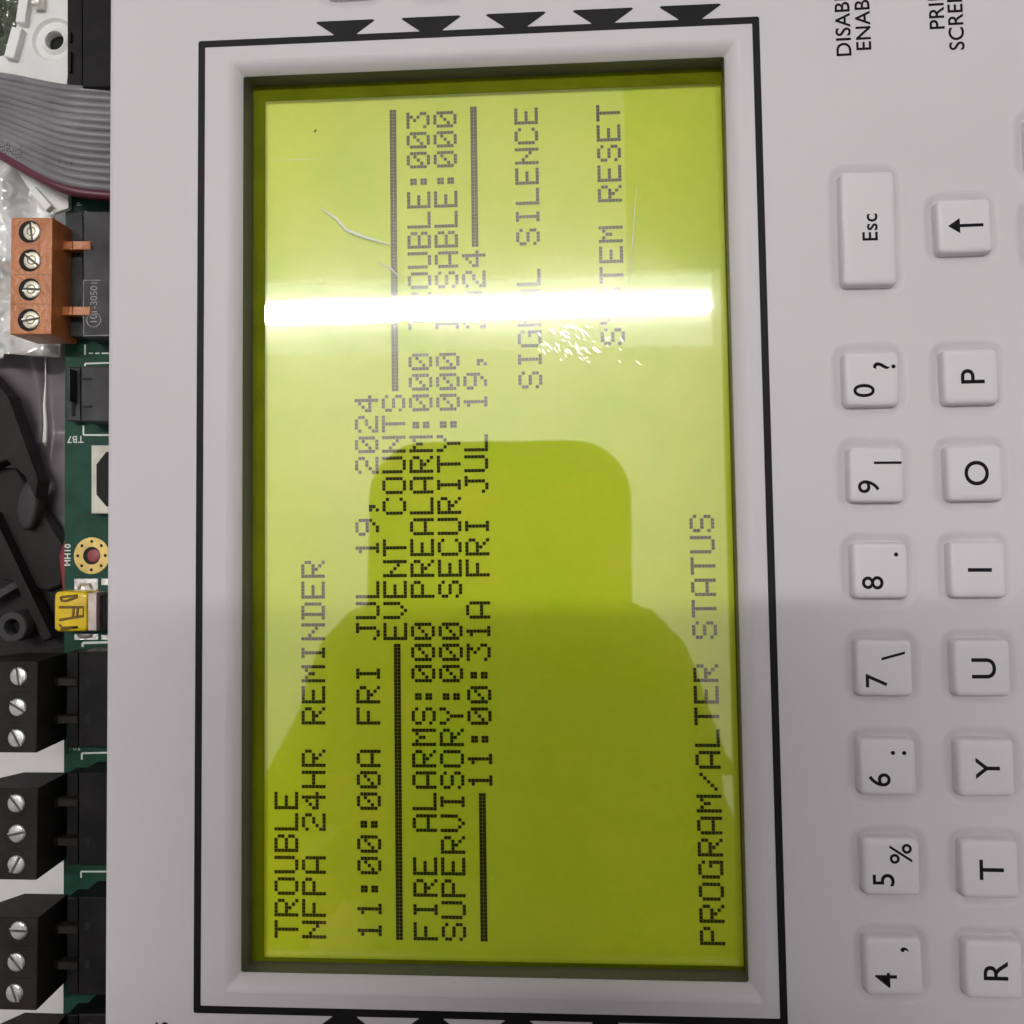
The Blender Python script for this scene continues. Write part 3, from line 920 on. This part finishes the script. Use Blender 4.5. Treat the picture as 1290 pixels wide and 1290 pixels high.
# ------------------------------------------------------------------ the photographer, mirrored in the window
M_PHONE = mat('phone_back', (0.045, 0.047, 0.045), rough=0.5, var=0.05)
M_JACKET = mat('dark_jacket', (0.018, 0.019, 0.022), rough=0.85, var=0.2, scale=12)
M_TROUSER = mat('dark_trousers', (0.02, 0.022, 0.03), rough=0.85, var=0.2, scale=12)
M_SKIN = mat('skin', (0.36, 0.22, 0.16), rough=0.5, var=0.08, scale=30)
M_HAIR = mat('hair', (0.02, 0.014, 0.01), rough=0.6, var=0.2, scale=60)
phone = thing('smartphone', 'slim grey smartphone held above the panel and mirrored in the display window', 'phone', CAM + ROT @ Vector((0, 0, 2)))
ph = MB()
sx, sy = -13.0, -47.0
def prr(grow, z, r=18):
    return [CAM + ROT @ Vector((p.x, p.y, p.z)) for p in rrect(-54.5 - grow, 29.5 + grow, -146 - grow, 25.5 + grow, r, z, 8)]
ph.loops([prr(-1, 1.6), prr(-.2, 2.2), prr(0, 3.5), prr(0, 7.5), prr(-.3, 8.8), prr(-1, 9.4)], True, True)
ph.build('body', M_PHONE, phone, True, 50)
MB().loops([prr(-3, 9.5, 15), prr(-3, 9.6, 15)], False, True).build('screen', mat('phone_screen', (0.02, 0.02, 0.02), rough=0.1, emit=(.5, .55, .4, .3)), phone)
lr = [[CAM + ROT @ Vector((r * math.cos(2 * math.pi * i / 24), r * math.sin(2 * math.pi * i / 24), z)) for i in range(24)] for r, z in ((6.5, 1.7), (6.5, .9), (5.6, .8), (5.6, 1.5))]
MB().loops(lr).build('lens_ring', M_PHONE, phone)


def skin_figure(name, verts, edges, m, parent, root, sub=1):
    me = bpy.data.meshes.new(name)
    off = parent.location if parent else Vector()
    me.from_pydata([Vector(v[:3]) * MM - off for v in verts], edges, [])
    o = bpy.data.objects.new(name, me)
    COL.objects.link(o)
    o.parent = parent
    sk = o.modifiers.new('skin', 'SKIN')
    for i, v in enumerate(verts):
        me.skin_vertices[0].data[i].radius = (v[3] * MM, (v[4] if len(v) > 4 else v[3]) * MM)
    me.skin_vertices[0].data[root].use_root = True
    sk.use_smooth_shade = True
    ss = o.modifiers.new('subdivision', 'SUBSURF')
    ss.levels = ss.render_levels = sub
    me.materials.append(m)
    return o

person = thing('person', 'person in a dark jacket, hands darkened by added covers, leaning over the panel and holding up a phone', 'person', (10, -480, -950))
V, E = [], []
def chain(start, pts):
    prev = start
    for p in pts:
        V.append(p)
        i = len(V) - 1
        if prev is not None: E.append((prev, i))
        prev = i
    return prev
pelvis = chain(None, [(10, -520, -120, 120, 95)])
chest = chain(pelvis, [(10, -470, 80, 115, 90), (10, -390, 290, 135, 95)])
neck = chain(chest, [(10, -300, 420, 55), (10, -250, 465, 52)])
head = chain(neck, [(10, -215, 490, 70, 78), (10, -165, 480, 76, 84), (10, -125, 440, 62, 66)])
hands = {}
for s in (-1, 1):
    x0 = 10
    sh = chain(chest, [(x0 + s * 170, -340, 340, 55)])
    wr = chain(sh, [(x0 + s * 225, -345, 70, 42), (x0 + s * 112, -245, 85, 36), (x0 - 12 + s * 62, -185, 140, 26)])
    palm = chain(wr, [(x0 - 13.5 + s * 54, -130, 168, 22, 14)])
    for k in range(4):
        yy = -118 + k * 22 - (0 if k else 2)
        chain(palm, [(x0 - 13.5 + s * 50, yy + 5, 164, 10), (x0 - 13.5 + s * 46, yy + 12, 153, 9), (x0 - 13.5 + s * 30, yy + 16, 143, 8), (x0 - 13.5 + s * 12, yy + 17, 142, 7)])
    chain(palm, [(x0 - 13.5 + s * 44, -105, 175, 11), (x0 - 12 + s * 40, -80, 174, 10), (x0 - 12 + s * 30, -62, 172, 8)])
    chain(pelvis, [(x0 + s * 95, -520, -220, 88), (x0 + s * 105, -500, -540, 62), (x0 + s * 108, -520, -890, 42), (x0 + s * 110, -470, -925, 38), (x0 + s * 112, -380, -935, 30)])
skin_figure('body', V, E, M_SKIN, person, pelvis, 1)
V, E = [], []
pv = chain(None, [(10, -522, -150, 138, 112)])
ch = chain(pv, [(10, -470, 80, 134, 108), (10, -390, 290, 152, 112)])
chain(ch, [(10, -310, 400, 72)])
for s in (-1, 1):
    sh = chain(ch, [(10 + s * 172, -340, 340, 72)])
    chain(sh, [(10 + s * 228, -345, 70, 60), (10 + s * 112, -245, 85, 56), (-2 + s * 60, -184, 138, 52, 46)])
skin_figure('jacket', V, E, M_JACKET, person, 0, 1)
V, E = [], []
pv = chain(None, [(10, -522, -160, 132, 106)])
for s in (-1, 1):
    chain(pv, [(10 + s * 95, -520, -240, 100), (10 + s * 105, -500, -540, 74), (10 + s * 108, -520, -880, 56)])
skin_figure('trousers', V, E, M_TROUSER, person, 0, 1)
V, E = [], []
chain(None, [(10, -262, 505, 60, 70), (10, -205, 525, 72, 82), (10, -150, 510, 66, 74)])
skin_figure('hair', V, E, M_HAIR, person, 0, 1)

M_HAND_COVER = mat('hand_cover_dark', (0.02, 0.02, 0.021), rough=0.8, var=0.2, scale=60)  # dark covers added so the mirrored hands merge into the silhouette
for s in (-1, 1):
    V, E = [], []
    pl = chain(None, [(-3.5 + s * 50, -170, 162, 44, 34), (-3.5 + s * 50, -126, 168, 38, 24)])
    for k in range(4):
        yy = -118 + k * 22
        chain(pl, [(-3.5 + s * 49, yy + 5, 163, 14), (-3.5 + s * 45, yy + 12, 153, 13), (-3.5 + s * 28, yy + 16, 143, 12.5), (-3.5 + s * 6, yy + 17, 142, 12)])
    chain(pl, [(-3.5 + s * 44, -105, 175, 15), (-2 + s * 40, -80, 174, 13), (-2 + s * 28, -60, 172, 11)])
    skin_figure('dark_hand_cover', V, E, M_HAND_COVER, person, 0, 1)
